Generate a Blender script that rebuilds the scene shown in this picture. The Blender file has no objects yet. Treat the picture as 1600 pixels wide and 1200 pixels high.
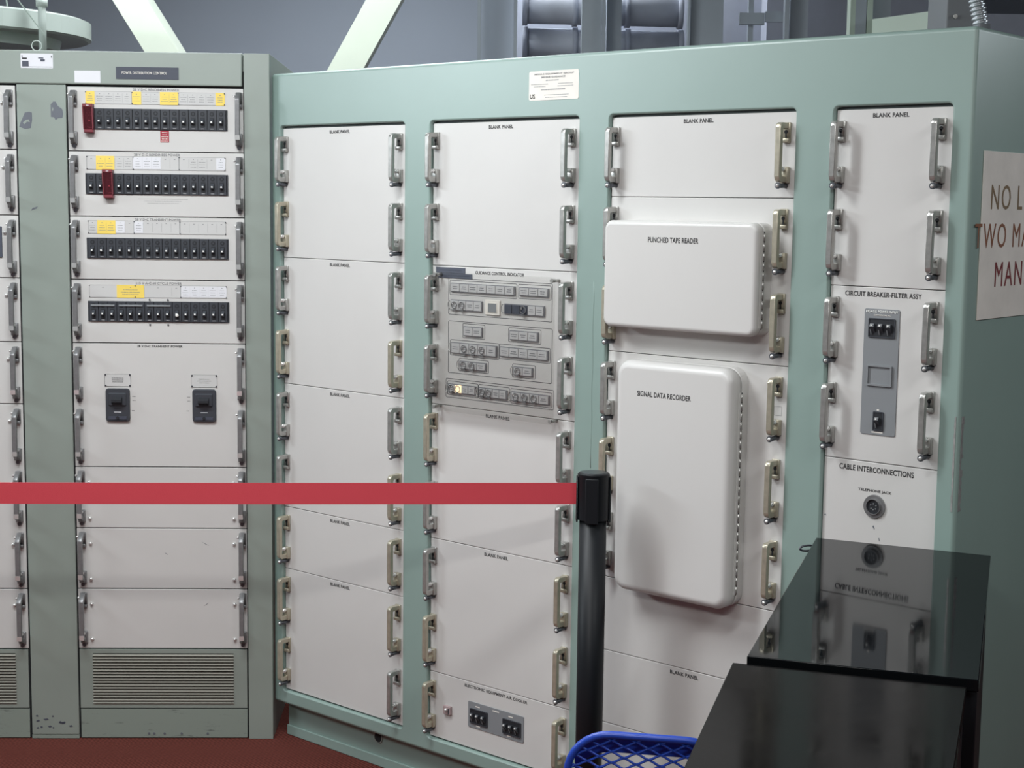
import bpy, bmesh, math, random
from mathutils import Vector, Matrix, geometry
random.seed(7)
C = bpy.context.scene.collection
PI = math.pi

# ------------------------------------------------------------------ camera
FPX, TILT, ROLL, CAMZ = 2399.9, 0.1174048, 0.0124312, 1.55
ct, st_, cr, sr = math.cos(TILT), math.sin(TILT), math.cos(ROLL), math.sin(ROLL)
R0, U0, F0 = Vector((1, 0, 0)), Vector((0, st_, ct)), Vector((0, ct, -st_))
RX = cr * R0 + sr * U0
UP = -sr * R0 + cr * U0
cd = bpy.data.cameras.new('camera'); cam = bpy.data.objects.new('camera', cd); C.objects.link(cam)
cd.sensor_width = 36; cd.lens = FPX / 1600 * 36; cd.clip_start = .02
cam.matrix_world = Matrix(((RX.x, UP.x, -F0.x, 0), (RX.y, UP.y, -F0.y, 0), (RX.z, UP.z, -F0.z, CAMZ), (0, 0, 0, 1)))
bpy.context.scene.camera = cam
def at(px, py, Y):
    r = F0 + RX * ((px - 800) / FPX) - UP * ((py - 600) / FPX)
    t = Y / r.y
    return Vector((r.x * t, Y, CAMZ + r.z * t))

# ------------------------------------------------------------------ world, view, lamps
sc = bpy.context.scene
sc.view_settings.view_transform = 'Standard'; sc.view_settings.look = 'None'
sc.view_settings.gamma = 1; sc.view_settings.use_curve_mapping = False
sc.view_settings.exposure = 0.0
w = bpy.data.worlds.new('world'); sc.world = w; w.use_nodes = True
w.node_tree.nodes['Background'].inputs[0].default_value = (.55, .62, .72, 1)
w.node_tree.nodes['Background'].inputs[1].default_value = .08

def srgb(r, g, b):
    f = lambda c: (c / 255 / 12.92) if c / 255 <= .04045 else ((c / 255 + .055) / 1.055) ** 2.4
    return (f(r), f(g), f(b), 1)
_mats = {}
def mat(name, rgb, rough=.5, metal=0, noise=0, nscale=6, bump=0, bscale=200, spec=.5, coat=0, rvar=0):
    if name in _mats: return _mats[name]
    m = bpy.data.materials.new(name); m.use_nodes = True; nt = m.node_tree; N = nt.nodes; Lk = nt.links
    b = N['Principled BSDF']; col = srgb(*rgb)
    b.inputs['Base Color'].default_value = col; b.inputs['Roughness'].default_value = rough
    b.inputs['Metallic'].default_value = metal; b.inputs['Specular IOR Level'].default_value = spec
    b.inputs['Coat Weight'].default_value = coat; b.inputs['Coat Roughness'].default_value = .08
    tc = N.new('ShaderNodeTexCoord')
    if noise:
        n = N.new('ShaderNodeTexNoise'); n.inputs['Scale'].default_value = nscale; n.inputs['Detail'].default_value = 6
        n.inputs['Roughness'].default_value = .6
        Lk.new(tc.outputs['Object'], n.inputs['Vector'])
        mr = N.new('ShaderNodeMapRange'); mr.inputs[1].default_value = .3; mr.inputs[2].default_value = .7
        mr.inputs[3].default_value = 1 - noise; mr.inputs[4].default_value = 1 + noise * .4
        Lk.new(n.outputs['Fac'], mr.inputs[0])
        mx = N.new('ShaderNodeMix'); mx.data_type = 'RGBA'; mx.blend_type = 'MULTIPLY'; mx.inputs[0].default_value = 1
        mx.inputs[6].default_value = col; Lk.new(mr.outputs[0], mx.inputs[7]); Lk.new(mx.outputs[2], b.inputs['Base Color'])
        if rvar:
            m2 = N.new('ShaderNodeMapRange'); m2.inputs[1].default_value = .3; m2.inputs[2].default_value = .7
            m2.inputs[3].default_value = max(0, rough - rvar); m2.inputs[4].default_value = rough + rvar
            Lk.new(n.outputs['Fac'], m2.inputs[0]); Lk.new(m2.outputs[0], b.inputs['Roughness'])
    if bump:
        n2 = N.new('ShaderNodeTexNoise'); n2.inputs['Scale'].default_value = bscale; n2.inputs['Detail'].default_value = 3
        Lk.new(tc.outputs['Object'], n2.inputs['Vector'])
        bp = N.new('ShaderNodeBump'); bp.inputs['Strength'].default_value = bump; bp.inputs['Distance'].default_value = .002
        Lk.new(n2.outputs['Fac'], bp.inputs['Height']); Lk.new(bp.outputs[0], b.inputs['Normal'])
    _mats[name] = m; return m
def emat(name, rgb, s):
    m = mat(name, rgb); b = m.node_tree.nodes['Principled BSDF']
    b.inputs['Emission Color'].default_value = srgb(*rgb); b.inputs['Emission Strength'].default_value = s
    return m
M = dict(
    teal=mat('teal_paint', (142, 164, 157), .38, noise=.05, nscale=3, bump=.06, bscale=40, spec=.9),
    sage=mat('sage_paint', (147, 157, 149), .4, spec=1.0, noise=.07, nscale=4, bump=.06, bscale=60),
    panel=mat('panel_enamel', (211, 209, 206), .42, noise=.025, nscale=5),
    cover=mat('cover_enamel', (213, 211, 208), .33, noise=.02, nscale=4),
    gap=mat('dark_gap', (32, 34, 36), .8),
    zinc=mat('zinc_plate', (186, 185, 181), .3, .65, noise=.2, nscale=60),
    brass=mat('yellow_plate_warm_reflection', (194, 187, 168), .32, .55, noise=.15, nscale=60),  # tan finish, with the warm reflected tint mixed into the colour
    steel=mat('dull_steel', (140, 140, 141), .4, .45, noise=.2, nscale=50),
    dark=mat('dark_metal', (92, 95, 101), .35, .5),
    chrome=mat('bright_chrome', (236, 236, 234), .18, .6),
    black=mat('breaker_bakelite', (62, 65, 71), .42, spec=.5),
    black2=mat('breaker_recess', (34, 36, 41), .6),
    ink=mat('black_ink', (42, 42, 44), .6),
    faint=mat('faded_ink', (138, 138, 140), .6),
    white=mat('white_dot', (245, 245, 240), .5),
    paper=mat('white_label', (226, 226, 230), .6),
    yellow=mat('yellow_label', (246, 216, 104), .55),
    cream=mat('cream_label', (235, 230, 222), .6, noise=.05, nscale=30),
    grey=mat('grey_insert', (134, 137, 140), .5),
    strip=mat('label_strip_plate', (205, 204, 202), .45),
    red=mat('red_guard_plastic', (128, 62, 70), .35),
    redtag=mat('red_tag', (166, 40, 58), .5),
    dymo=mat('embossed_tape', (82, 86, 98), .4),
    plate=mat('black_nameplate', (72, 76, 88), .4),
    chip=mat('exposed_primer', (104, 108, 116), .6),
    scuff=mat('bare_metal_scuff', (190, 190, 188), .4, .5, noise=.3, nscale=80),
    belt=mat('red_webbing', (214, 70, 82), .7, bump=.3, bscale=900),
    post=mat('black_powdercoat', (22, 25, 29), .45, spec=.3, bump=.05, bscale=400),
    pedestal=mat('black_gloss_laminate', (14, 16, 18), .05, noise=.15, nscale=5, spec=.14, rvar=.04),
    pedestal2=mat('black_smudged_laminate', (20, 19, 19), .13, noise=.35, nscale=5, spec=.04, rvar=.10),
    blue=mat('blue_plastic_coat', (36, 72, 176), .35),
    beam=mat('ivory_beam_paint', (216, 224, 208), .5, noise=.03),
    wall=mat('blue_grey_wall', (186, 194, 206), .8, noise=.05, nscale=.6),
    rack=mat('grey_frame_paint', (172, 180, 188), .6, noise=.06),
    rackd=mat('dark_frame_inside', (176, 180, 192), .8, noise=.1),
    duct=mat('dark_duct', (186, 190, 200), .5, noise=.15, nscale=5),
    lintel=mat('pale_green_sheet', (192, 206, 192), .5),
    bolt=mat('pale_bolt', (176, 186, 180), .45),
    flex=mat('flex_conduit', (190, 194, 198), .35, .7),
    sign=mat('aged_sign_board', (238, 232, 224), .6, noise=.1, nscale=12),
    brown=mat('brown_stencil_paint', (134, 112, 84), .6, noise=.15, nscale=60),
    brownred=mat('rust_stencil_paint', (140, 92, 66), .6, noise=.15, nscale=60),
    redst=mat('dark_red_stencil_paint', (128, 52, 54), .6, noise=.2, nscale=40),
    dark_line=mat('engraved_line', (84, 84, 88), .6),
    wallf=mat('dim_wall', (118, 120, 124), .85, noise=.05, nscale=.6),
    lampbody=mat('lamp_housing', (220, 220, 220), .5),
)
def lit(name, rgb, s):
    return emat(name, rgb, s)
M['lamp'] = lit('lamp_diffuser', (240, 246, 255), 2.0)
M['glow'] = lit('lit_button', (255, 222, 178), 1.3)
# acrylic
m = bpy.data.materials.new('clear_acrylic'); m.use_nodes = True; nt = m.node_tree
for n in list(nt.nodes): nt.nodes.remove(n)
o_ = nt.nodes.new('ShaderNodeOutputMaterial'); t_ = nt.nodes.new('ShaderNodeBsdfTransparent'); g_ = nt.nodes.new('ShaderNodeBsdfGlossy')
t_.inputs[0].default_value = (.955, .955, .95, 1); g_.inputs['Roughness'].default_value = .08; g_.inputs[0].default_value = (1, 1, 1, 1)
fr = nt.nodes.new('ShaderNodeFresnel'); fr.inputs[0].default_value = 1.25
mx = nt.nodes.new('ShaderNodeMixShader'); nt.links.new(fr.outputs[0], mx.inputs[0]); nt.links.new(t_.outputs[0], mx.inputs[1]); nt.links.new(g_.outputs[0], mx.inputs[2]); nt.links.new(mx.outputs[0], o_.inputs[0])
M['acrylic'] = m
# red see-through guard
m = bpy.data.materials.new('red_tinted_plastic'); m.use_nodes = True; nt = m.node_tree
for n in list(nt.nodes): nt.nodes.remove(n)
o_ = nt.nodes.new('ShaderNodeOutputMaterial'); t_ = nt.nodes.new('ShaderNodeBsdfTransparent'); g_ = nt.nodes.new('ShaderNodeBsdfPrincipled')
t_.inputs[0].default_value = (.80, .50, .54, 1); g_.inputs['Base Color'].default_value = srgb(140, 74, 84); g_.inputs['Roughness'].default_value = .3
mx = nt.nodes.new('ShaderNodeMixShader'); mx.inputs[0].default_value = .16; nt.links.new(t_.outputs[0], mx.inputs[1]); nt.links.new(g_.outputs[0], mx.inputs[2]); nt.links.new(mx.outputs[0], o_.inputs[0])
M['redclear'] = m
# scratched kick paint
m = mat('scratched_sage_paint', (148, 158, 149), .5, bump=.06, bscale=60); nt = m.node_tree; b = nt.nodes['Principled BSDF']
tc = nt.nodes.new('ShaderNodeTexCoord'); mp = nt.nodes.new('ShaderNodeMapping'); mp.inputs['Scale'].default_value = (10, 10, 75)
nn = nt.nodes.new('ShaderNodeTexNoise'); nn.inputs['Scale'].default_value = 1; nn.inputs['Detail'].default_value = 8; nn.inputs['Roughness'].default_value = .75
nt.links.new(tc.outputs['Object'], mp.inputs[0]); nt.links.new(mp.outputs[0], nn.inputs['Vector'])
rp = nt.nodes.new('ShaderNodeValToRGB'); rp.color_ramp.elements[0].position = .58; rp.color_ramp.elements[0].color = srgb(140, 150, 141); rp.color_ramp.elements[1].position = .68; rp.color_ramp.elements[1].color = srgb(84, 90, 88)
nt.links.new(nn.outputs['Fac'], rp.inputs[0]); nt.links.new(rp.outputs[0], b.inputs['Base Color']); M['kick'] = m
# carpet
m = mat('red_brown_carpet', (112, 58, 50), .95, spec=.1); nt = m.node_tree; b = nt.nodes['Principled BSDF']
tc = nt.nodes.new('ShaderNodeTexCoord'); mp = nt.nodes.new('ShaderNodeMapping'); mp.inputs['Rotation'].default_value = (0, 0, .7)
wv = nt.nodes.new('ShaderNodeTexWave'); wv.inputs['Scale'].default_value = 34; wv.inputs['Distortion'].default_value = 1.5; wv.inputs['Detail'].default_value = 2
nt.links.new(tc.outputs['Object'], mp.inputs[0]); nt.links.new(mp.outputs[0], wv.inputs['Vector'])
rp = nt.nodes.new('ShaderNodeValToRGB'); rp.color_ramp.elements[0].color = srgb(74, 38, 33); rp.color_ramp.elements[1].color = srgb(116, 62, 54)
nt.links.new(wv.outputs['Fac'], rp.inputs[0]); nt.links.new(rp.outputs[0], b.inputs['Base Color'])
bp = nt.nodes.new('ShaderNodeBump'); bp.inputs['Strength'].default_value = .6; bp.inputs['Distance'].default_value = .003
nt.links.new(wv.outputs['Fac'], bp.inputs['Height']); nt.links.new(bp.outputs[0], b.inputs['Normal']); M['carpet'] = m

# ceiling lamps: fixtures above the aisle and behind the cabinets, plus added fill lamps
def empty(name, loc=(0, 0, 0), rz=0):
    o = bpy.data.objects.new(name, None); C.objects.link(o); o.location = loc; o.rotation_euler = (0, 0, rz); o.empty_display_size = .1; return o
def tag(o, label=None, cat=None, group=None, kind=None):
    if label: o['label'] = label
    if cat: o['category'] = cat
    if group: o['group'] = group
    if kind: o['kind'] = kind
    return o
LAMPS = [  # x, y, z, length x, width y, power, colour
    (-1.0, -.15, 2.62, 1.2, .22, 53, (1, .985, .96)),
    (-.55, 1.95, 2.62, 1.2, .26, 19, (.98, 1, 1.0)),
    (1.55, 1.15, 2.62, 1.0, .26, 22, (.97, 1, 1.0)),
    (-1.15, 3.05, 2.62, 1.3, .26, 43, (.93, .98, 1.0)),  # added fill lamp, brightens the upper part of the left racks
    (-.95, 4.95, 3.0, 1.4, .3, 32, (.93, .98, 1.0)),
    (-.2, 6.7, 3.05, 1.8, .3, 24, (.90, .96, 1.0)),  # added fill lamp, lifts the brightness of the back wall
]

# ------------------------------------------------------------------ mesh helper
class MB:
    def __init__(s): s.v = []; s.f = []; s.m = []; s.sm = []
    def add(s, vs, fs, mi=0, smooth=False):
        k = len(s.v); s.v += [tuple(v) for v in vs]
        for f in fs: s.f.append([k + i for i in f]); s.m.append(mi); s.sm.append(smooth)
    def box(s, x0, x1, y0, y1, z0, z1, mi=0):
        s.add([(x0, y0, z0), (x1, y0, z0), (x1, y1, z0), (x0, y1, z0), (x0, y0, z1), (x1, y0, z1), (x1, y1, z1), (x0, y1, z1)],
              [(0, 3, 2, 1), (4, 5, 6, 7), (0, 1, 5, 4), (1, 2, 6, 5), (2, 3, 7, 6), (3, 0, 4, 7)], mi)
    def prism(s, poly, y0, y1, mi=0, axis='y'):
        """poly: points (a,b); axis y -> (a, y, b); axis x -> (x, a, b)"""
        mk = (lambda p, t: (p[0], t, p[1])) if axis == 'y' else ((lambda p, t: (t, p[0], p[1])) if axis == 'x' else (lambda p, t: (p[0], p[1], t)))
        n = len(poly)
        s.add([mk(p, y0) for p in poly] + [mk(p, y1) for p in poly], [tuple((i, (i + 1) % n, n + (i + 1) % n, n + i)) for i in range(n)], mi)
        tri = geometry.tessellate_polygon([[Vector((p[0], p[1], 0)) for p in poly]])
        s.add([mk(p, y0) for p in poly], tri, mi); s.add([mk(p, y1) for p in poly], tri, mi)
    def rloft(s, x0, x1, z0, z1, r, prof, mi=0, seg=5, cap=True, smooth=True):
        """rounded rectangle lofted along y; prof = [(inset, y)]"""
        rings = []
        for ins, y in prof:
            rings.append([(a, y, b) for a, b in rrect(x0 + ins, x1 - ins, z0 + ins, z1 - ins, max(r - ins, .0005), seg)])
        n = len(rings[0]); vs = [p for rg in rings for p in rg]; fs = []
        for k in range(len(rings) - 1):
            for i in range(n): fs.append((k * n + i, k * n + (i + 1) % n, (k + 1) * n + (i + 1) % n, (k + 1) * n + i))
        s.add(vs, fs, mi, smooth)
        if cap: s.add(rings[-1], [tuple(range(n))], mi)
    def plate(s, x0, x1, z0, z1, r, y0, y1, mi=0, e=.0, seg=4):
        prof = [(0, y0), (0, y1 + (e if y1 < y0 else -e)), (e, y1)] if e else [(0, y0), (0, y1)]
        s.rloft(x0, x1, z0, z1, r, prof, mi, seg, smooth=False)
    def ringplate(s, x0, x1, z0, z1, r, wd, y0, y1, mi=0, seg=4):
        o = rrect(x0, x1, z0, z1, r, seg); i = rrect(x0 + wd, x1 - wd, z0 + wd, z1 - wd, max(r - wd, .0004), seg); n = len(o)
        vs = [(a, y1, b) for a, b in o] + [(a, y1, b) for a, b in i] + [(a, y0, b) for a, b in o] + [(a, y0, b) for a, b in i]
        fs = []
        for k in range(n):
            j = (k + 1) % n
            fs += [(k, j, n + j, n + k), (k, 2 * n + k, 2 * n + j, j), (n + k, n + j, 3 * n + j, 3 * n + k)]
        s.add(vs, fs, mi)
    def cyl(s, p, q, r, mi=0, n=16, r2=None, caps=True, smooth=True):
        p = Vector(p); q = Vector(q); d = (q - p).normalized(); a = d.orthogonal().normalized(); b = d.cross(a); r2 = r if r2 is None else r2
        vs = [p + r * (a * math.cos(2 * PI * i / n) + b * math.sin(2 * PI * i / n)) for i in range(n)] + [q + r2 * (a * math.cos(2 * PI * i / n) + b * math.sin(2 * PI * i / n)) for i in range(n)]
        s.add(vs, [(i, (i + 1) % n, n + (i + 1) % n, n + i) for i in range(n)], mi, smooth)
        if caps: s.add(vs[:n], [tuple(range(n - 1, -1, -1))], mi); s.add(vs[n:], [tuple(range(n))], mi)
    def tube(s, pts, r, mi=0, n=10, close=False, rad=None):
        pts = [Vector(p) for p in pts]; N = len(pts); rings = []; a = None
        for i, p in enumerate(pts):
            if close: d = (pts[(i + 1) % N] - pts[i - 1]).normalized()
            else: d = (pts[min(i + 1, N - 1)] - pts[max(i - 1, 0)]).normalized()
            a = d.orthogonal().normalized() if a is None else (a - d * a.dot(d)).normalized()
            b = d.cross(a); rr = rad[i] if rad else r
            rings.append([p + rr * (a * math.cos(2 * PI * k / n) + b * math.sin(2 * PI * k / n)) for k in range(n)])
        vs = [q for rg in rings for q in rg]; fs = []
        for k in range(N if close else N - 1):
            k2 = (k + 1) % N
            for i in range(n): fs.append((k * n + i, k * n + (i + 1) % n, k2 * n + (i + 1) % n, k2 * n + i))
        s.add(vs, fs, mi, True)
        if not close: s.add(rings[0], [tuple(range(n - 1, -1, -1))], mi); s.add(rings[-1], [tuple(range(n))], mi)
    def ball(s, c, r, mi=0, n=12, sz=1.0):
        c = Vector(c); vs = []; h = n // 2
        for j in range(h + 1):
            t = PI * j / h
            for i in range(n): vs.append(c + r * Vector((math.sin(t) * math.cos(2 * PI * i / n), math.sin(t) * math.sin(2 * PI * i / n), sz * math.cos(t))))
        s.add(vs, [(j * n + i, (j + 1) * n + i, (j + 1) * n + (i + 1) % n, j * n + (i + 1) % n) for j in range(h) for i in range(n)], mi, True)
    def mesh(s, name, mats, bevel=0, bseg=2):
        me = bpy.data.meshes.new(name); me.from_pydata(s.v, [], s.f)
        for i, p in enumerate(me.polygons): p.material_index = s.m[i]; p.use_smooth = s.sm[i]
        for mm in (mats if isinstance(mats, (list, tuple)) else [mats]): me.materials.append(mm)
        bm = bmesh.new(); bm.from_mesh(me)
        bmesh.ops.remove_doubles(bm, verts=bm.verts, dist=1e-6)
        bmesh.ops.dissolve_degenerate(bm, dist=1e-7, edges=bm.edges)
        bmesh.ops.recalc_face_normals(bm, faces=bm.faces)
        if bevel:
            bmesh.ops.dissolve_limit(bm, angle_limit=.01, verts=bm.verts, edges=bm.edges, delimit={'MATERIAL'})
            es = [e for e in bm.edges if len(e.link_faces) == 2 and e.calc_face_angle(0) > .6]
            bmesh.ops.bevel(bm, geom=es, offset=bevel, segments=bseg, profile=.5, affect='EDGES', clamp_overlap=True)
            for f in bm.faces:
                if f.calc_area() < bevel * .6: f.smooth = True
        bm.to_mesh(me); bm.free(); return me
    def build(s, name, mats, parent=None, loc=(0, 0, 0), bevel=0, bseg=2):
        o = bpy.data.objects.new(name, s.mesh(name, mats, bevel, bseg)); C.objects.link(o); o.location = loc; o.parent = parent; return o
def rrect(x0, x1, z0, z1, r, seg=4):
    r = min(r, (x1 - x0) / 2 - 1e-5, (z1 - z0) / 2 - 1e-5); P = []
    for cx, cz, a0 in ((x1 - r, z1 - r, 0), (x0 + r, z1 - r, 90), (x0 + r, z0 + r, 180), (x1 - r, z0 + r, 270)):
        for k in range(seg + 1):
            a = math.radians(a0 + 90 * k / seg); P.append((cx + r * math.cos(a), cz + r * math.sin(a)))
    return P
def inst(me, name, parent, loc):
    o = bpy.data.objects.new(name, me); C.objects.link(o); o.parent = parent; o.location = loc; return o

_fc = {}
def text_mesh(s, wdt, h, m, bold=0.0, gap=1.0):
    key = (s, round(wdt, 4), round(h, 4), m.name)
    if key in _fc: return _fc[key]
    cu = bpy.data.curves.new('lettering', 'FONT'); cu.body = s; cu.size = 1; cu.space_character = gap; cu.offset = bold; cu.resolution_u = 3
    o = bpy.data.objects.new('tmp', cu); C.objects.link(o)
    dg = bpy.context.evaluated_depsgraph_get(); me = bpy.data.meshes.new_from_object(o.evaluated_get(dg))
    bpy.data.objects.remove(o); bpy.data.curves.remove(cu)
    xs = [v.co.x for v in me.vertices]; ys = [v.co.y for v in me.vertices]
    x0, x1, y0, y1 = min(xs), max(xs), min(ys), max(ys)
    for v in me.vertices: v.co = ((v.co.x - x0) / (x1 - x0) * wdt, 0, (v.co.y - y0) / (y1 - y0) * h)
    me.materials.clear(); me.materials.append(m); me.name = 'lettering'
    bm = bmesh.new(); bm.from_mesh(me)          # paint thickness
    ex = bmesh.ops.extrude_face_region(bm, geom=bm.faces[:]); vv = [g for g in ex['geom'] if isinstance(g, bmesh.types.BMVert)]
    bmesh.ops.translate(bm, verts=vv, vec=(0, -.0003, 0)); bmesh.ops.recalc_face_normals(bm, faces=bm.faces); bm.to_mesh(me); bm.free()
    _fc[key] = me; return me
def text(parent, s, u0, u1, ztop, h, m=None, y=-.0002, bold=.02, name='lettering', gap=1.06):
    me = text_mesh(s, u1 - u0, h, m or M['ink'], bold, gap)
    return inst(me, name, parent, (u0, y, ztop - h))

# ------------------------------------------------------------------ room
def struct(name, mb, m):
    o = mb.build(name, m); o['kind'] = 'structure'; return o
b = MB(); b.box(-4, 4, -3, 8.1, -.1, 0); struct('floor', b, M['carpet'])
b = MB(); b.box(-4, 4, -3, 8.1, 3.3, 3.4); struct('ceiling', b, M['wallf'])
b = MB(); b.box(-4, 4, 8, 8.1, 0, 3.3); struct('wall_back', b, M['wall'])
b = MB(); b.box(-4, 4, -3, -2.9, 0, 3.3); struct('wall_front', b, M['wallf'])
b = MB(); b.box(-4, -3.9, -2.9, 8, 0, 3.3); struct('wall_left', b, M['wallf'])
b = MB(); b.box(3.9, 4, -2.9, 8, 0, 3.3); struct('wall_right', b, M['wallf'])
for i, (x, y, z, lx, ly, pw, cl) in enumerate(LAMPS):
    r = tag(empty('ceiling_light', (x, y, z)), ['long white ceiling light above the viewer', 'long white ceiling light over the aisle before the racks', 'white ceiling light over the black pedestals', 'added white fill light close before the left racks', 'white ceiling light hung behind the left racks', 'added white fill light nearest the back wall'][i], 'light', 'ceiling lights')
    b = MB(); b.box(-lx / 2 - .03, lx / 2 + .03, -ly / 2 - .03, ly / 2 + .03, .02, .09); b.build('housing', M['lampbody'], r, bevel=.008)
    b = MB(); b.box(-lx / 2, lx / 2, -ly / 2, ly / 2, .008, .0195); b.build('diffuser', M['lamp'], r)
    b = MB(); b.cyl((-lx / 3, 0, .09), (-lx / 3, 0, 3.3 - z), .006); b.cyl((lx / 3, 0, .09), (lx / 3, 0, 3.3 - z), .006); b.build('hanger_rod', M['steel'], r)
    ld = bpy.data.lights.new('lamp_tube', 'AREA'); ld.shape = 'RECTANGLE'; ld.size = lx; ld.size_y = ly; ld.energy = pw; ld.color = cl
    lo = bpy.data.objects.new('lamp_tube', ld); C.objects.link(lo); lo.parent = r; lo.location = (0, 0, 0)

# fill lights added on the side walls to brighten the teal cabinet
for (x, y, z, ax_, pw, lb) in ((-3.895, 3.35, 2.35, 1, 34, 'added long white fill light on the left wall'), (3.895, 3.3, 2.75, -1, 16, 'added long white fill light on the right wall')):
    r = tag(empty('added_wall_light', (x, y, z)), lb, 'light', 'added wall lights')
    b = MB(); b.box(min(0, ax_ * .06), max(0, ax_ * .06), -.65, .65, -.16, .16); b.build('housing', M['lampbody'], r, bevel=.008)
    b = MB(); b.box(min(ax_ * .0605, ax_ * .07), max(ax_ * .0605, ax_ * .07), -.62, .62, -.14, .14); b.build('diffuser', M['lamp'], r)
    ld = bpy.data.lights.new('lamp_tube', 'AREA'); ld.shape = 'RECTANGLE'; ld.size = .28; ld.size_y = 1.24; ld.energy = pw; ld.color = (.86, .95, 1.0)
    lo = bpy.data.objects.new('lamp_tube', ld); C.objects.link(lo); lo.parent = r; lo.location = (ax_ * .08, 0, 0); lo.rotation_euler = (0, -ax_ * PI / 2, 0)

# ------------------------------------------------------------------ handle
def make_handle_mesh(mname, main, knob, screw, sloped=False):
    b = MB(); W = .0065
    if not sloped:
        out = [(0, -.002), (-.030, -.002), (-.036, -.005), (-.039, -.012), (-.039, -.113), (-.036, -.121), (-.030, -.125), (0, -.125), (0, -.1125), (-.025, -.1125), (-.0275, -.110), (-.0275, -.017), (-.025, -.0145), (0, -.0145)]
    else:
        out = [(0, 0), (-.014, -.001), (-.0375, -.018), (-.039, -.022), (-.039, -.124), (-.036, -.131), (-.012, -.146), (0, -.147), (0, -.134), (-.011, -.133), (-.028, -.121), (-.028, -.028), (-.012, -.014), (0, -.013)]
    b.prism(out, -W, W, 0, axis='x')
    e = .147 if sloped else .127
    # upper foot with keyhole, lower foot, latch knob and captive screw
    b.box(-.0095, .0095, -.006, -.0002, -.043, -.001, 0)
    b.box(-.0095, .0095, -.012, -.006, -.043, -.034, 0)
    b.box(-.0095, .0095, -.012, -.0002, -e, -e + .034, 0)
    me = b.mesh(mname, [main, knob, screw, M['gap']], bevel=.0016)
    # round pieces added after bevel
    c = MB()
    c.cyl((0, -.0061, -.021), (0, -.0067, -.021), .0042, 3, 14); c.box(-.0018, .0018, -.0067, -.0061, -.034, -.022, 3)
    c.cyl((0, -.010, -e + .029), (0, -.024, -e + .029), .0055, 1, 14); c.ball((0, -.024, -e + .029), .0055, 1)
    if not sloped:
        c.cyl((0, -.0004, -.1325), (0, -.030, -.1325), .0052, 2, 14); c.cyl((0, -.030, -.1325), (0, -.034, -.1325), .0068, 2, 12); c.ball((0, -.034, -.1325), .0042, 1)
    else:
        c.cyl((0, -.0004, -.150), (0, -.010, -.152), .0055, 2, 14)
        c.box(-.0067, .0067, -.0395, -.0385, -.131, -.118, 1)  # bright plate standing for the reflection on the lower bend
        c.ball((-.011, -.018, -.012), .0035, 1)
    cm = c.mesh('x', [main, knob, screw, M['gap']])
    bm = bmesh.new(); bm.from_mesh(me); bm.from_mesh(cm); bm.to_mesh(me); bm.free(); bpy.data.meshes.remove(cm)
    return me
H_SIL = make_handle_mesh('handle', M['zinc'], M['chrome'], M['dark'])
H_BRA = make_handle_mesh('handle', M['brass'], M['chrome'], M['dark'])
H_STL = make_handle_mesh('handle', M['steel'], M['chrome'], M['dark'], True)

def breaker_mesh(gang=False):
    b = MB()
    b.box(-.0118, .0118, -.004, -.0004, -.027, .027, 0)
    b.cyl((0, -.0041, .0165), (0, -.0048, .0165), .0062, 1, 14)                  # upper well
    b.cyl((0, -.0046, .0165), (0, -.0054, .0165), .0025, 0, 10)
    b.box(-.0062, .0062, -.0048, -.0041, -.020, .007, 1)                       # toggle slot
    b.prism([(-.0048, .004), (-.015, -.004), (-.015, -.009), (-.0048, -.013)], -.0042, .0042, 0, axis='x')
    b.box(-.0022, .0022, -.0156, -.0151, -.0075, -.0035, 2)
    b.box(-.0045, .0045, -.0046, -.0041, -.0252, -.0228, 3)
    return b.mesh('circuit_breaker', [M['black'], M['black2'], M['white'], M['faint']])
BRK = breaker_mesh()

# ------------------------------------------------------------------ LEFT: power cabinet
aA, dA = 0.0345203, 4.3246272
ucA = -1.35
PA = empty('power_cabinet', (ucA * math.cos(aA), dA + ucA * math.sin(aA), 0), aA)
tag(PA, 'grey green power distribution cabinet with rows of black breakers on the left', 'cabinet')
LA = (-ucA, 0, 0)
UL = -2.05      # left end, outside the frame
b = MB(); b.box(UL, -.6799, .012, .60, 0, 1.94, 0); b.build('cabinet_body', M['sage'], PA, LA)
b = MB(); b.box(UL + .01, -.70, .004, .0118, .002, 1.90, 0); b.build('seam_backing', M['gap'], PA, LA)
b = MB(); b.box(UL, -.7535, -.008, .0038, 1.8585, 1.9481); b.box(UL, -.7535, .0038, .6, 1.9401, 1.9481)
b.build('header_panel', M['sage'], PA, LA, bevel=.003)
b = MB(); b.box(-.7482, -.6789, -.008, .0038, .001, 1.9481); b.box(-.7482, -.6789, .0038, .60, 1.9401, 1.9481); b.box(-.6799, -.6789, .0038, .60, .001, 1.9401); b.build('end_post', M['sage'], PA, LA, bevel=.004)
b = MB(); b.box(-1.3700, -1.2355, -.003, .0038, .012, 1.8565); o = b.build('divider_post', M['sage'], PA, LA, bevel=.002)
b = MB(); b.box(-1.3700, -1.2355, -.003, .0038, .001, .0115); b.build('divider_post', M['kick'], PA, LA)
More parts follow.
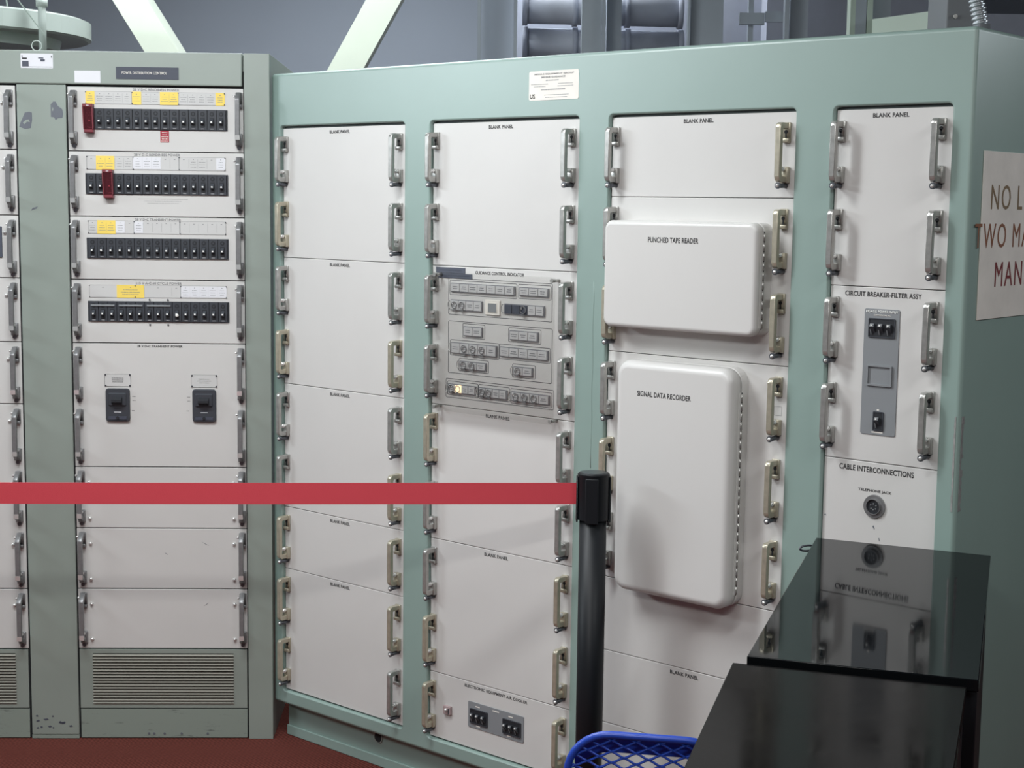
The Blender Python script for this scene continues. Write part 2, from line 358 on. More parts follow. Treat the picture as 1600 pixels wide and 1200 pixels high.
# chipped paint patches
def blob(parent, pts, y, m, name='paint_chip', off=(0, 0, 0), th=.0004):
    b = MB(); b.prism(pts, y, y - th, 0); return b.build(name, m, parent, off)
blob(PA, [(-1.3641, 1.7413), (-1.3610, 1.7510), (-1.3480, 1.7800), (-1.3360, 1.7821), (-1.3290, 1.7800), (-1.3287, 1.7595), (-1.3330, 1.7380), (-1.3480, 1.7350)], -.0031, M['chip'], off=LA)
blob(PA, [(-1.3540, 1.7520), (-1.3460, 1.7600), (-1.3380, 1.7610), (-1.3350, 1.7540), (-1.3430, 1.7550), (-1.3500, 1.7480)], -.0036, M['sage'], 'paint_remnant', LA)
blob(PA, [(-1.2774, 1.8028), (-1.2700, 1.8110), (-1.2635, 1.8106), (-1.2580, 1.7990), (-1.2460, 1.7900), (-1.2441, 1.7780), (-1.2461, 1.7668), (-1.2580, 1.7660), (-1.2645, 1.7605), (-1.2690, 1.7680), (-1.2774, 1.7690)], -.0031, M['chip'], off=LA)
blob(PA, [(-1.2740, 1.7880), (-1.2715, 1.7960), (-1.2700, 1.7900), (-1.2715, 1.7840)], -.0036, M['sage'], 'paint_remnant', LA)
blob(PA, [(-1.3380, 1.5125), (-1.3330, 1.5195), (-1.3190, 1.5240), (-1.3220, 1.5180)], -.0031, M['chip'], off=LA)
for i in range(14):
    x = -1.365 + random.random() * .122; z = .03 + random.random() * .045; w_ = .003 + random.random() * .009
    blob(PA, [(x, z), (x + w_, z + .002), (x + w_ * 1.4, z - .002), (x + w_ * .5, z - .004)], -.0031, M['dymo'], 'paint_chip', LA)
# stickers on the header
b = MB(); b.plate(-1.3546, -1.2672, 1.8995, 1.939, .0015, -.0081, -.0087, 0)
b.box(-1.351, -1.333, -.0092, -.0087, 1.9045, 1.919, 1); b.box(-1.3508, -1.3375, -.0092, -.0087, 1.9235, 1.9275, 2); b.box(-1.3515, -1.3495, -.0092, -.0087, 1.9275, 1.934, 2)
b.box(-1.307, -1.293, -.0092, -.0087, 1.9255, 1.9285, 1); b.box(-1.301, -1.289, -.0092, -.0087, 1.918, 1.9245, 1); b.box(-1.351, -1.271, -.0092, -.0087, 1.9028, 1.9038, 1)
b.box(-1.272, -1.270, -.0092, -.0087, 1.928, 1.934, 2)
tag(b.build('inventory_tag', [M['paper'], M['dymo'], M['ink']], PA, LA), 'white inventory tag with small dark printing')
b = MB(); b.plate(-1.2097, -1.1396, 1.8625, 1.895, .001, -.0081, -.0086, 0); tag(b.build('blank_label', M['paper'], PA, LA), 'small blank pale label')
b = MB(); b.plate(-1.0968, -.9262, 1.8739, 1.907, .001, -.0081, -.0092, 0); npl = b.build('nameplate', M['plate'], PA, LA)
text(npl, 'POWER DISTRIBUTION CONTROL', -1.081, -.958, 1.8945, .0072, M['cream'], -.0094)

def row_lines(b, u0, u1, z0, z1, n, mi, y, hgt=.0014, seed=0):
    """illegible print: n short centred rows of broken strokes"""
    rr = random.Random(seed)
    for k in range(n):
        z = z1 - (k + .5) * (z1 - z0) / n; L = (u1 - u0) * (.55 + .4 * rr.random()); c = (u0 + u1) / 2; x = c - L / 2
        while x < c + L / 2:
            q = min(.0012 + rr.random() * .0022, c + L / 2 - x); b.box(x, x + q, y, y + .0002, z - hgt / 2, z + hgt / 2, mi); x += q + .0008

def rack_panel(parent, u0, u1, z0, z1, off, m=None, bev=.0012, y0=0.0, th=.0036, name='rack_panel', g=.0012):
    b = MB(); b.box(u0 + g, u1 - g, y0, y0 + th, z0 + g, z1 - g); return b.build(name, m or M['panel'], parent, off, bevel=bev)

rowsA = [1.8536, 1.6774, 1.4987, 1.3236, 1.1461, .7946, .6182, .4423, .2664]
UA0, UA1 = -1.2329, -.7503
pan = []
for i in range(8):
    p = rack_panel(PA, UA0, UA1, rowsA[i + 1], rowsA[i], LA); pan.append(p)
    tops = [rowsA[i] - .0105] if i != 4 else [rowsA[4] - .0105, rowsA[4] - .0105 - .1756]
    for t in tops:
        for u in (UA0 + .018, UA1 - .013): inst(H_STL, 'handle', p, (u, 0, t))
def breaker_panel(p, z0, z1, u0=-1.187, u1=-.795):
    b = MB(); b.plate(u0, u1, z0, z1, .001, -.0002, -.0016, 0); b.ringplate(u0, u1, z0, z1, .001, .0018, -.0016, -.0024, 1)
    o = b.build('breaker_bay', [M['black2'], M['black']], p); pt = (u1 - u0 - .008) / 15
    for k in range(15): inst(BRK, 'circuit_breaker', p, (u0 + .004 + pt * (k + .5), -.0014, (z0 + z1) / 2))
    return o
breaker_panel(pan[0], 1.7372, 1.7942); breaker_panel(pan[1], 1.5600, 1.6170); breaker_panel(pan[2], 1.3829, 1.4395); breaker_panel(pan[3], 1.2065, 1.2638)
ax = [-1.183, -1.0565, -.9300, -.8020]
def strips(p, z0, z1, cells, seed, splits=15):
    b = MB(); b.plate(ax[0], ax[3], z0, z1, .0008, -.0002, -.0010, 0)
    for i in range(3):
        b.ringplate(ax[i] + .0003, ax[i + 1] - .0003, z0, z1, .0008, .0006, -.0010, -.0012, 1)
        for uu in ((ax[i] + .001, ax[i + 1] - .001) if i == 2 else (ax[i] + .001,)):
            for zz in (z0 + .002, z1 - .002): b.cyl((uu, -.0009, zz), (uu, -.0030, zz), .0016, 2, 8)
    b.build('label_strip', [M['strip'], M['faint'], M['dark']], p)
    pt = (ax[3] - ax[0]) / 15
    for i, (k0, k1, kind) in enumerate(cells):
        u0, u1 = ax[0] + pt * k0 + .0012, ax[0] + pt * k1 - .0012
        b = MB()
        if kind in 'yw':
            zz0, zz1 = (z0 - .0006, z1 + .0005) if kind == 'y' else (z0 + .0025, z1 - .002)
            b.plate(u0 - .001, u1 + .001, zz0, zz1, .0005, -.0010, -.0016, 0)
        yy = -.0019 if kind in 'yw' else -.0013
        n = k1 - k0
        if kind in 'ywp':
            nn = 1 if (n == 3 and kind == 'y') else n
            for q in range(nn):
                a = u0 + (u1 - u0) * q / nn; c = u0 + (u1 - u0) * (q + 1) / nn
                row_lines(b, a + .002, c - .002, z0 + .006, z1 - .010, 3, 1, yy, .0013, seed * 100 + i * 5 + q)
                b.box((a + c) / 2 - .0012, (a + c) / 2 + .0012, yy, yy + .0002, z1 - .0075, z1 - .0055, 1)
                if kind == 'p' or q: b.box(a - .0003, a + .0001, yy, yy + .0002, z0 + .005, z1 - .005, 1)
        else:
            b.box((u0 + u1) / 2 - .002, (u0 + u1) / 2 + .002, yy, yy + .0002, z1 - .008, z1 - .0065, 1); b.box(u0 - .0012, u0 - .0008, yy, yy + .0002, z0 + .005, z1 - .006, 1)
        o = b.build('breaker_label', [M['yellow'] if kind == 'y' else M['paper'], M['faint']], p)
        if kind == 'y': o['label'] = 'yellow label with faint print'
strips(pan[0], 1.8065, 1.8402, [(0, 1, 'y'), (1, 5, 'p'), (5, 6, 'y'), (6, 8, 'p'), (8, 10, 'y'), (10, 14, 'p'), (14, 15, 'y')], 1)
strips(pan[1], 1.6278, 1.6645, [(0, 1, 'e'), (1, 3, 'y'), (3, 5, 'p'), (5, 6, 'w'), (6, 7, 'w'), (7, 8, 'w'), (8, 9, 'e'), (9, 10, 'e'), (10, 11, 'e'), (11, 13, 'p'), (13, 14, 'e'), (14, 15, 'w')], 2)
strips(pan[2], 1.4515, 1.4875, [(0, 1, 'p'), (1, 3, 'y'), (3, 4, 'w'), (4, 5, 'e'), (5, 6, 'w')] + [(k, k + 1, 'e') for k in range(6, 15)], 3)
strips(pan[3], 1.2740, 1.3090, [(0, 3, 'e'), (3, 6, 'y'), (6, 9, 'e'), (9, 10, 'e'), (10, 11, 'w'), (11, 12, 'w'), (12, 13, 'w'), (13, 14, 'w'), (14, 15, 'w')], 4)
for p, s_, zt in ((pan[0], '28 V D-C READINESS POWER', 1.8498), (pan[1], '28 V D-C READINESS POWER', 1.6728), (pan[2], '28 V D-C TRANSIENT POWER', 1.4950), (pan[3], '115 V A-C 60 CYCLE POWER', 1.3180), (pan[4], '28 V D-C TRANSIENT POWER', 1.1415)):
    text(p, s_, -1.053, -.9265, zt, .0068, M['ink'] if p is pan[4] else M['faint'])
# ganged bars on the fourth row, small screws around it
for k in range(3):
    b = MB(); b.box(-1.178 + k * .0775, -1.112 + k * .0775, -.0085, -.0055, 1.2495, 1.2545); b.build('gang_bar', M['grey'], pan[3], bevel=.0008)
for u in (-1.0160, -.9654):
    for z in (1.2683, 1.1983):
        b = MB(); b.cyl((u, -.0003, z), (u, -.0022, z), .0026, 0, 10); b.build('screw', M['dark'], pan[3])
b = MB(); b.ball((-.9375, -.019, 1.2265), .0048); b.build('toggle_tip', M['white'], pan[3])
# red lockout guards
def guard(p, u, ztop, zbot, tilt):
    b = MB()
    b.plate(u - .0155, u + .0130, ztop - .010, ztop, .002, -.0003, -.022, 0, .002); b.plate(u - .0125, u + .0140, zbot, zbot + .010, .002, -.0003, -.020, 0, .002)
    b.prism([(u - .0155, ztop - .010), (u - .0125, ztop - .010), (u - .0105, zbot + .010), (u - .0128, zbot + .010)], -.004, -.022, 0)
    b.prism([(u + .0105, ztop - .010), (u + .0130, ztop - .010), (u + .0140, zbot + .010), (u + .0118, zbot + .010)], -.004, -.022, 0)
    b.prism([(u - .0125, ztop - .010), (u + .0105, ztop - .010), (u + .0118, zbot + .010), (u - .0105, zbot + .010)], -.0195, -.0210, 1)
    o = b.build('breaker_guard', [M['red'], M['redclear']], p); o['label'] = 'red plastic guard clipped over a breaker'
    b = MB(); b.box(u - .004, u + .003, -.0226, -.0221, ztop - .006, ztop - .004); b.build('latch_mark', M['paper'], o)
guard(pan[0], -1.1725, 1.8057, 1.7270, 0); guard(pan[1], -1.1222, 1.6282, 1.5490, 0)
b = MB(); b.plate(-.9800, -.9562, 1.7042, 1.7362, .0006, -.0003, -.0010, 0)
for k in range(5): row_lines(b, -.978, -.958, 1.7322 - k * .0058 - .003, 1.7322 - k * .0058, 1, 1, -.0013, .0020, 50 + k)
tag(b.build('warning_tag', [M['redtag'], M['cream']], pan[0]), 'small red warning tag under the breakers')
# faint pencil notes under two rows
b = MB()
for k in range(3): row_lines(b, -1.05, -.90, 1.5465 - k * .006, 1.5505 - k * .006, 1, 0, -.0003, .0008, 70 + k)
b.build('faded_note', M['faint'], pan[1])
# big switches
def big_breaker(p, u0, u1, z0, z1, side):
    b = MB(); b.rloft(u0, u1, z0, z1, .008, [(0, -.0002), (0, -.006), (.002, -.008)], 0, 4, smooth=False)
    o = b.build('main_switch', M['black'], p)
    cu = (u0 + u1) / 2; b = MB()
    b.rloft(u0 + .008, u1 - .008, z1 - .050, z1 - .012, .004, [(0, -.008), (.003, -.012)], 0, 3, smooth=False)
    b.prism([(-.010, z1 - .022), (-.026, z1 - .030), (-.026, z1 - .037), (-.010, z1 - .046)], cu - .014, cu + .014, 1, axis='x')
    b.box(cu - .010, cu + .010, -.0086, -.008, z0 + .026, z0 + .0275, 2)
    b.box(u0 + .008, u1 - .008, -.0100, -.0080, z0 + .006, z0 + .015, 3); b.cyl((cu, -.0100, z0 + .011), (cu, -.012, z0 + .011), .0045, 1, 12)
    b.build('switch_lever', [M['black'], M['black2'], M['paper'], M['plate']], o)
    s = MB(); x = u1 + .004 if side > 0 else u0 - .018
    row_lines(s, x, x + .014, z1 - .025, z1 - .022, 1, 0, -.0003, .0014, 3); row_lines(s, x, x + .014, z1 - .036, z1 - .033, 1, 0, -.0003, .0014, 4); row_lines(s, x, x + .009, z0 + .029, z0 + .032, 1, 0, -.0003, .0014, 5)
    s.build('marking', M['ink'], p)
    s = MB(); s.plate(cu - .0365, cu + .0365, z1 + .005, z1 + .0405, .002, -.0002, -.0008, 0); s.ringplate(cu - .0365, cu + .0365, z1 + .005, z1 + .0405, .002, .0006, -.0008, -.001, 1)
    row_lines(s, cu - .022, cu + .022, z1 + .015, z1 + .031, 3, 1, -.0011, .0016, 8 + side)
    for a in (-.034, .034):
        for z in (.0075, .038): s.cyl((cu + a, -.0008, z1 + z), (cu + a, -.0026, z1 + z), .0024, 2, 10)
    s.build('switch_nameplate', [M['strip'], M['ink'], M['dark']], p)
big_breaker(pan[4], -1.1421, -1.0752, .925, 1.0188, 1); big_breaker(pan[4], -.9002, -.8342, .925, 1.0180, -1)
for i in (5, 6, 7):
    for u in (-1.1932, -.7876):
        for z in (rowsA[i] - .0445, rowsA[i] - .148):
            b = MB(); b.cyl((u, -.0002, z), (u, -.0022, z), .0050, 0, 14); b.ball((u, -.0022, z), .0048, 0, 12); b.build('panel_knob', M['chrome'], pan[i])
for (i, pts) in ((6, [(-.880, .580), (-.868, .572), (-.858, .568), (-.870, .575)]), (6, [(-.985, .548), (-.979, .545), (-.975, .540), (-.982, .545)]), (7, [(-.876, .392), (-.866, .397), (-.862, .402), (-.870, .396)])):
    blob(pan[i], pts, -.0001, M['chip'], 'scratch', th=.0002)

def louvre(parent, u0, u1, z0, z1, lu0, lu1, lz0, lz1, n=17):
    b = MB()
    b.box(u0, lu0, -.003, .0034, z0, z1); b.box(lu1, u1, -.003, .0034, z0, z1); b.box(lu0, lu1, -.003, .0034, z0, lz0); b.box(lu0, lu1, -.003, .0034, lz1, z1)
    o = b.build('louvre_panel', M['sage'], parent, LA)
    b = MB(); pt = (lz1 - lz0) / n
    for k in range(n):
        z = lz0 + pt * (k + .5); b.prism([(-.0060, z - .0032), (-.0030, z - .0032), (.0030, z + .0008), (.0010, z + .0014), (-.0060, z - .0016)], lu0, lu1, 0, axis='x')
    b.build('louvre_slats', mat('slat_paint', (158, 156, 146), .5), o)
louvre(PA, UA0 + .003, UA1 - .003, .0918, .2645, -1.1932, -.7918, .1042, .2530)
b = MB(); b.box(UA0 + .003, UA1 - .003, -.0015, .0034, .002, .0885); kp = b.build('kick_plate', M['kick'], PA, LA, bevel=.001)
for (u, z) in ((-1.037, .015), (-1.022, .015), (-.992, .015), (-.943, .015), (-.868, .015)):
    b = MB(); b.cyl((u, -.0015, z), (u, -.0025, z), .0035, 0, 8); b.build('plug', M['chip'], kp)
# left bay, cut by the frame
b = MB(); b.box(-2.045, -1.859, -.003, .0038, .001, 1.8565); b.build('divider_post', M['sage'], PA, LA, bevel=.002)
UB0, UB1 = -1.856, -1.3735
rowsL = [1.8538, 1.679, 1.4991, 1.3256, 1.1469, .9719, .4410, .2650]
for i in range(7):
    p = rack_panel(PA, UB0, UB1, rowsL[i + 1], rowsL[i], LA)
    for t in ([rowsL[i] - .0125] if i != 5 else [.9719 - .0125, .7945 - .0125, .6172 - .0125]):
        for u in (UB0 + .018, UB1 - .0165): inst(H_STL, 'handle', p, (u, 0, t))
        b = MB(); b.ball((UB1 - .0375, -.004, t - .035), .0045, 0); b.cyl((UB1 - .0375, -.0002, t - .035), (UB1 - .0375, -.004, t - .035), .0048); b.build('panel_knob', M['chrome'], p)
    if i == 2: b = MB(); b.plate(-1.80, -1.4195, 1.382, 1.468, .002, -.0002, -.004, 0, .001); b.build('meter_window', M['dymo'], p)
louvre(PA, UB0 + .003, UB1 - .003, .0918, .2630, -1.816, -1.4120, .1046, .2525)
b = MB(); b.box(UB0 + .003, UB1 - .003, -.0015, .0034, .002, .0885); b.build('kick_plate', M['kick'], PA, LA, bevel=.001)
# wire loop standing on top edge
b = MB(); c0 = (-1.318, 0, 1.957)
pts = [(-1.318 + .0135 * math.cos(a), .02, 1.9625 + .0135 * math.sin(a)) for a in [2 * PI * k / 20 for k in range(20)]]
b.tube(pts, .0014, 0, 6, close=True); wl = b.build('lifting_ring', M['bolt'], PA, LA)

# ------------------------------------------------------------------ RIGHT: guidance cabinet
aB, dB = 0.7132662, 3.7476349
ucB = .14
PB = empty('guidance_cabinet', (ucB * math.cos(aB), dB - ucB * math.sin(aB), 0), -aB)
tag(PB, 'wide teal four-bay equipment cabinet with white panels and metal handles', 'cabinet')
LB = (-ucB, 0, 0)
BL, BR, BT, BB = -.8895, 1.1680, 1.8955, .1065
OPEN = [(-.8505, -.3662), (-.2745, .2036), (.2928, .7778), (.8670, 1.1238)]
OZ0, OZ1 = .1465, 1.7522
FY = -.010
def body():
    b = MB(); r = .009
    prof = [(0, .70), (0, FY + r)] + [(r * (1 - math.cos(t)), FY + r * (1 - math.sin(t))) for t in [PI / 2 * k / 4 for k in range(1, 5)]]
    b.rloft(BL, BR, BB, BT, .010, prof, 0, 4, cap=False)
    ou = rrect(BL + r, BR - r, BB + r, BT - r, .001, 4); e = .004
    loops = [[Vector((x, z, 0)) for x, z in ou]]; holes = []
    for (x0, x1) in OPEN:
        h = rrect(x0 - e, x1 + e, OZ0 - e, OZ1 + e, .014, 4); holes.append((x0, x1)); loops.append([Vector((x, z, 0)) for x, z in h][::-1])
    flat = [p for l in loops for p in l]; tri = geometry.tessellate_polygon(loops)
    b.add([(p.x, FY, p.y) for p in flat], tri, 0)
    for x0, x1 in holes:
        b.rloft(x0 - e, x1 + e, OZ0 - e, OZ1 + e, .014, [(0, FY), (.0012, FY + .0004), (.0028, FY + .0014), (e, FY + .004), (e, .012)], 0, 4, cap=False)
    b.add([(BL + .01, .699, BB), (BR - .01, .699, BB), (BR - .01, .699, BT), (BL + .01, .699, BT)], [(0, 1, 2, 3)], 0)
    return b.build('cabinet_shell', M['teal'], PB, LB)
body()
b = MB(); b.box(BL + .012, BR - .012, .006, .012, BB + .012, BT - .02); b.build('seam_backing', mat('shaded_inner_paint', (88, 98, 97), .6), PB, LB)  # teal darkened in its colour to stand for shade in the recesses
b = MB(); b.box(-.872, 1.15, .030, .68, .0005, BB + .001); b.build('plinth', M['teal'], PB, LB)
b = MB(); b.box(-.873, 1.152, .024, .0299, .0008, .030); b.build('plinth_rail', M['teal'], PB, LB, bevel=.002)
b = MB(); b.cyl((-.497, .0299, .081), (-.497, .0290, .081), .0155, 0, 24); b.build('cable_hole', M['gap'], PB, LB)
b = MB(); b.ringplate(-.5135, -.4805, .0645, .0975, .0165, .0025, .0298, .0275, 0, 8); b.build('hole_grommet', M['sage'], PB, LB)
b = MB(); b.plate(.0512, .2020, 1.7913 + .000, 1.8592, .005, FY - .0001, FY - .0008, 0)
stk = b.build('data_sticker', M['cream'], PB, LB); stk['label'] = 'cream equipment data sticker'
yy = FY - .0010
text(stk, 'MISSILE EQUIPMENT GROUP', .0685, .1880, 1.8535, .0038, M['faint'], yy); text(stk, 'MISSILE GUIDANCE', .0900, .1620, 1.8465, .0040, M['faint'], yy)
text(stk, 'US', .0548, .0700, 1.8062, .0105, M['ink'], yy)
b = MB()
row_lines(b, .09, .155, 1.8385 - .003, 1.8385, 1, 0, yy, .0022, 1)
for k in range(2): row_lines(b, .056, .112, 1.830 - k * .0055 - .003, 1.830 - k * .0055, 1, 0, yy, .0014, 2 + k); row_lines(b, .135, .190, 1.830 - k * .0055 - .003, 1.830 - k * .0055, 1, 0, yy, .0014, 5 + k)
row_lines(b, .075, .175, 1.814, 1.817, 1, 0, yy, .0028, 9)
for k in range(2): row_lines(b, .085, .185, 1.8045 - k * .0055 - .003, 1.8045 - k * .0055, 1, 0, yy, .0014, 12 + k)
b.build('small_print', M['faint'], stk)

cols = [(-.8488, -.3672), (-.2728, .2022), (.2944, .7764), (.8682, 1.1226)]
U = .1779
rows = [
    [(1.7466, 1.391, 'b'), (1.391, 1.0373, 'b'), (1.0373, .6842, 'b'), (.6842, .5049, 'b'), (.5049, .1500, 'b')],
    [(1.7466, 1.390, 'b'), (1.390, 1.0343, 'g'), (1.0343, .6819, 'b'), (.6819, .3259, 'b'), (.3259, .1500, 'air')],
    [(1.7466, 1.5669, 'b'), (1.5669, 1.2117, 'tape'), (1.2117, .6770, 'rec'), (.6770, .4995, 'low'), (.4995, .3220, 'b'), (.3220, .1500, 'n')],
    [(1.7466, 1.3895, 'b'), (1.3895, 1.0314, 'cbf'), (1.0314, .1500, 'cable')]]
BP = {}
brass = {(0, 'l', 1), (0, 'l', 3), (0, 'l', 6), (0, 'l', 7), (0, 'l', 8), (0, 'r', 3), (0, 'r', 5), (0, 'r', 6), (0, 'r', 7), (1, 'l', 4), (1, 'l', 7), (1, 'l', 8), (1, 'r', 6), (1, 'r', 7), (1, 'r', 8)} | {(2, 'r', k) for k in range(6)} | {(2, 'l', 2), (2, 'l', 4)}
for ci, (c, rw) in enumerate(zip(cols, rows)):
    k = 0
    for zi, (zt, zb, kind) in enumerate(rw):
        p = rack_panel(PB, c[0], c[1], zb, zt, LB, th=.0055, g=.0007); BP[(ci, zi)] = p
        n = round((zt - zb) / U)
        if kind in ('low', 'n', 'cable') or (ci == 2 and zi >= 3): n = 0
        for q in range(n):
            t = zt - .0215 - q * U
            for sd, u in (('l', c[0] + .0135), ('r', c[1] - .0225)):
                inst(H_BRA if (ci, sd, k) in brass else H_SIL, 'handle', p, (u, 0, t))
            k += 1
bp = [(-.6585, -.5800), (-.0848, -.0062), (.4911, .5686), (.9498, 1.0288)]
for ci, zis in ((0, (0, 1, 2, 3, 4)), (1, (0, 2, 3)), (2, (0, 4)), (3, (0,))):
    for zi in zis: text(BP[(ci, zi)], 'BLANK PANEL', bp[ci][0], bp[ci][1], rows[ci][zi][0] - .0090, .0088)
# guidance control indicator
G = BP[(1, 1)]
text(G, 'GUIDANCE CONTROL INDICATOR', -.1246, .035, 1.3805, .0080, M['ink'])
for (a, c_, z0, z1) in ((-.2591, -.1587, 1.3722, 1.3860), (-.2575, -.1344, 1.3595, 1.3716)):
    b = MB(); b.plate(a, c_, z0, z1, .0004, -.0002, -.0016, 0); row_lines(b, a + .004, c_ - .004, z0 + .004, z1 - .004, 1, 1, -.0018, .003, int(z0 * 1000)); b.build('embossed_tape', [M['dymo'], M['plate']], G)
def outline(x0, x1, z0, z1, r=.004, w_=.0013):
    b = MB(); b.ringplate(x0, x1, z0, z1, r, w_, -.0001, -.0004, 0); b.build('outline', M['dark_line'], G)
for q in [(-.2163, .1247, 1.2673, 1.3600), (-.2120, .0130, 1.3175, 1.3545), (.0170, .1210, 1.3190, 1.3545), (-.2159, .1265, 1.1189, 1.2520), (-.1665, -.0905, 1.2105, 1.2478), (-.0135, .0915, 1.2110, 1.2470),
          (-.2090, -.0430, 1.1640, 1.2045), (-.0430, .1210, 1.1670, 1.2045), (-.1790, -.0770, 1.1262, 1.1590), (.0005, .0750, 1.1250, 1.1590), (-.2229, .1335, 1.0555, 1.1045), (-.2170, -.1115, 1.0625, 1.0985), (-.1110, -.0070, 1.0620, 1.0985), (-.004, .128, 1.0600, 1.0975)]:
    outline(*q)
M['indic'] = mat('indicator_lens', (198, 197, 197), .35); M['bezel'] = mat('indicator_bezel', (132, 132, 136), .45); M['lens2'] = mat('indicator_print', (118, 118, 122), .5)
def indicator(x0, x1, z0, z1, n, guards=(), darkc=(), lit_=()):
    b = MB(); b.plate(x0, x1, z0, z1, .0012, -.0002, -.0042, 0); o = b.build('indicator_bank', M['bezel'], G)
    pt = (x1 - x0 - .003) / n
    for k in range(n):
        a = x0 + .0015 + pt * k; c = a + pt; e = .0009
        b = MB(); b.plate(a + e, c - e, z0 + .0022, z1 - .0022, .0008, -.0042, -.0062, 0, .0005)
        if k not in lit_ and k not in darkc: row_lines(b, a + .004, c - .004, (z0 + z1) / 2 - .005, (z0 + z1) / 2 + .005, 2, 1, -.0065, .0019, k + int(x0 * 1000))
        bt = b.build('push_button', [M['glow'] if k in lit_ else M['plate'] if k in darkc else M['indic'], M['lens2']], o)
        if k in lit_: bt['label'] = 'button lit warm white'
    for k in guards:
        a = x0 + .0015 + pt * (k + .5); zc = (z0 + z1) / 2
        b = MB(); b.tube([(a + .0085 * math.cos(t), -.0085, zc + .0085 * math.sin(t)) for t in [2 * PI * j / 18 for j in range(18)]], .0011, 0, 6, close=True)
        b.ball((a - .004, -.009, zc + .003), .0018, 1); b.box(a - .006, a + .006, -.009, -.006, z0 - .0005, z0 + .0022, 0)
        b.build('button_guard', [M['steel'], M['chrome']], o)
    if guards:
        b = MB(); b.tube([(x0 - .002 - .006 * math.sin(t), -.006, (z0 + z1) / 2 + .0105 * math.cos(t)) for t in [PI * j / 10 for j in range(11)]], .0013, 0, 6); b.build('finger_loop', M['chrome'], o)
indicator(-.2045, .0084, 1.3250, 1.3480, 7); indicator(.0233, .1146, 1.3260, 1.3475, 3)
indicator(-.2041, -.0983, 1.2790, 1.3060, 4, (0, 1)); indicator(-.0248, .1028, 1.2790, 1.3050, 5, (2,), (0, 1, 2))
indicator(-.1599, -.0974, 1.2160, 1.2411, 2); indicator(-.0063, .0841, 1.2165, 1.2405, 3)
indicator(-.2020, -.0485, 1.1700, 1.1983, 5, (1, 2, 3)); indicator(-.0377, .1157, 1.1735, 1.1983, 5)
indicator(-.1720, -.0834, 1.1318, 1.1528, 3, (0, 1)); indicator(.0076, .0682, 1.1306, 1.1528, 2, (0,))
indicator(-.2113, -.1170, 1.0687, 1.0919, 4, (0, 1), (), (1,)); indicator(-.1058, -.0132, 1.0670, 1.0915, 4, (0, 1)); indicator(.0017, .1218, 1.0665, 1.0905, 4, (0, 1, 2))
b = MB(); b.box(-.0880, -.0400, -.0045, -.0002, 1.2740, 1.3110, 0); b.box(-.0773, -.0480, -.0065, -.0045, 1.2800, 1.3040, 1); b.build('key_block', [M['cream'], M['grey']], G, bevel=.001)
b = MB(); b.box(-.2480, .1520, -.0260, -.0235, 1.0240, 1.3760)
cv = b.build('acrylic_cover', M['acrylic'], G); cv['label'] = 'clear acrylic sheet held over the buttons'
for u in (-.240, .144):
    for z in (1.032, 1.368):
        b = MB(); b.cyl((u, -.0235, z), (u, -.0003, z), .004, 0, 10); b.cyl((u, -.0262, z), (u, -.029, z), .005, 0, 10); b.build('standoff', M['zinc'], G)
# air cooler panel
A_ = BP[(1, 4)]
text(A_, 'ELECTRONIC EQUIPMENT AIR COOLER', -.1478, .0631, .3175, .0090)
def toggle_bank(parent, x0, x1, z0, z1, n, y=-.0021):
    b = MB(); b.plate(x0, x1, z0, z1, .0015, y + .0001, y - .002, 0); b.ringplate(x0 - .002, x1 + .002, z0 - .002, z1 + .002, .002, .002, y, y - .003, 1)
    pt = (x1 - x0) / n
    o = b.build('switch_bay', [M['black2'], M['black']], parent)
    for k in range(n):
        c = x0 + pt * (k + .5); zc = (z0 + z1) / 2; b = MB()
        b.prism([(y - .002, zc + .007), (y - .009, zc + .009), (y - .012, zc + .003), (y - .002, zc - .010)], c - .0045, c + .0045, 0, axis='x')
        b.box(c - .0016, c + .0016, y - .0126, y - .0108, zc + .0040, zc + .0072, 1); b.prism([(y - .002, zc - .004), (y - .0095, zc - .003), (y - .004, zc - .014)], c - .0045, c - .0030, 2, axis='x')
        b.build('toggle', [M['black'], M['white'], M['grey']], o)
b = MB(); b.plate(-.1350, .0540, .2068, .2755, .004, -.0002, -.0020, 0, .0006); ins = b.build('switch_insert', M['grey'], A_)
toggle_bank(ins, -.1240, -.0680, .2215, .2565, 3); toggle_bank(ins, -.0120, .0440, .2205, .2555, 3)
b = MB()
for (u, z) in ((-.108, .2640), (-.106, .2130), (-.050, .2665), (.004, .2640), (.000, .2128)): b.box(u, u + (.022 if u == -.05 else .014), -.0024, -.0020, z, z + .0028)
b.build('marking', M['cream'], ins)
b = MB(); b.plate(-.2186, -.1925, .2225, .2455, .002, -.0002, -.008, 0, .0015); b.ball((-.2055, -.010, .236), .0045, 1); b.box(-.200, -.196, -.0086, -.008, .225, .240, 2); b.build('indicator_lamp', [mat('smoked_pink_lens', (170, 150, 150), .4), M['chrome'], M['dark']], A_)
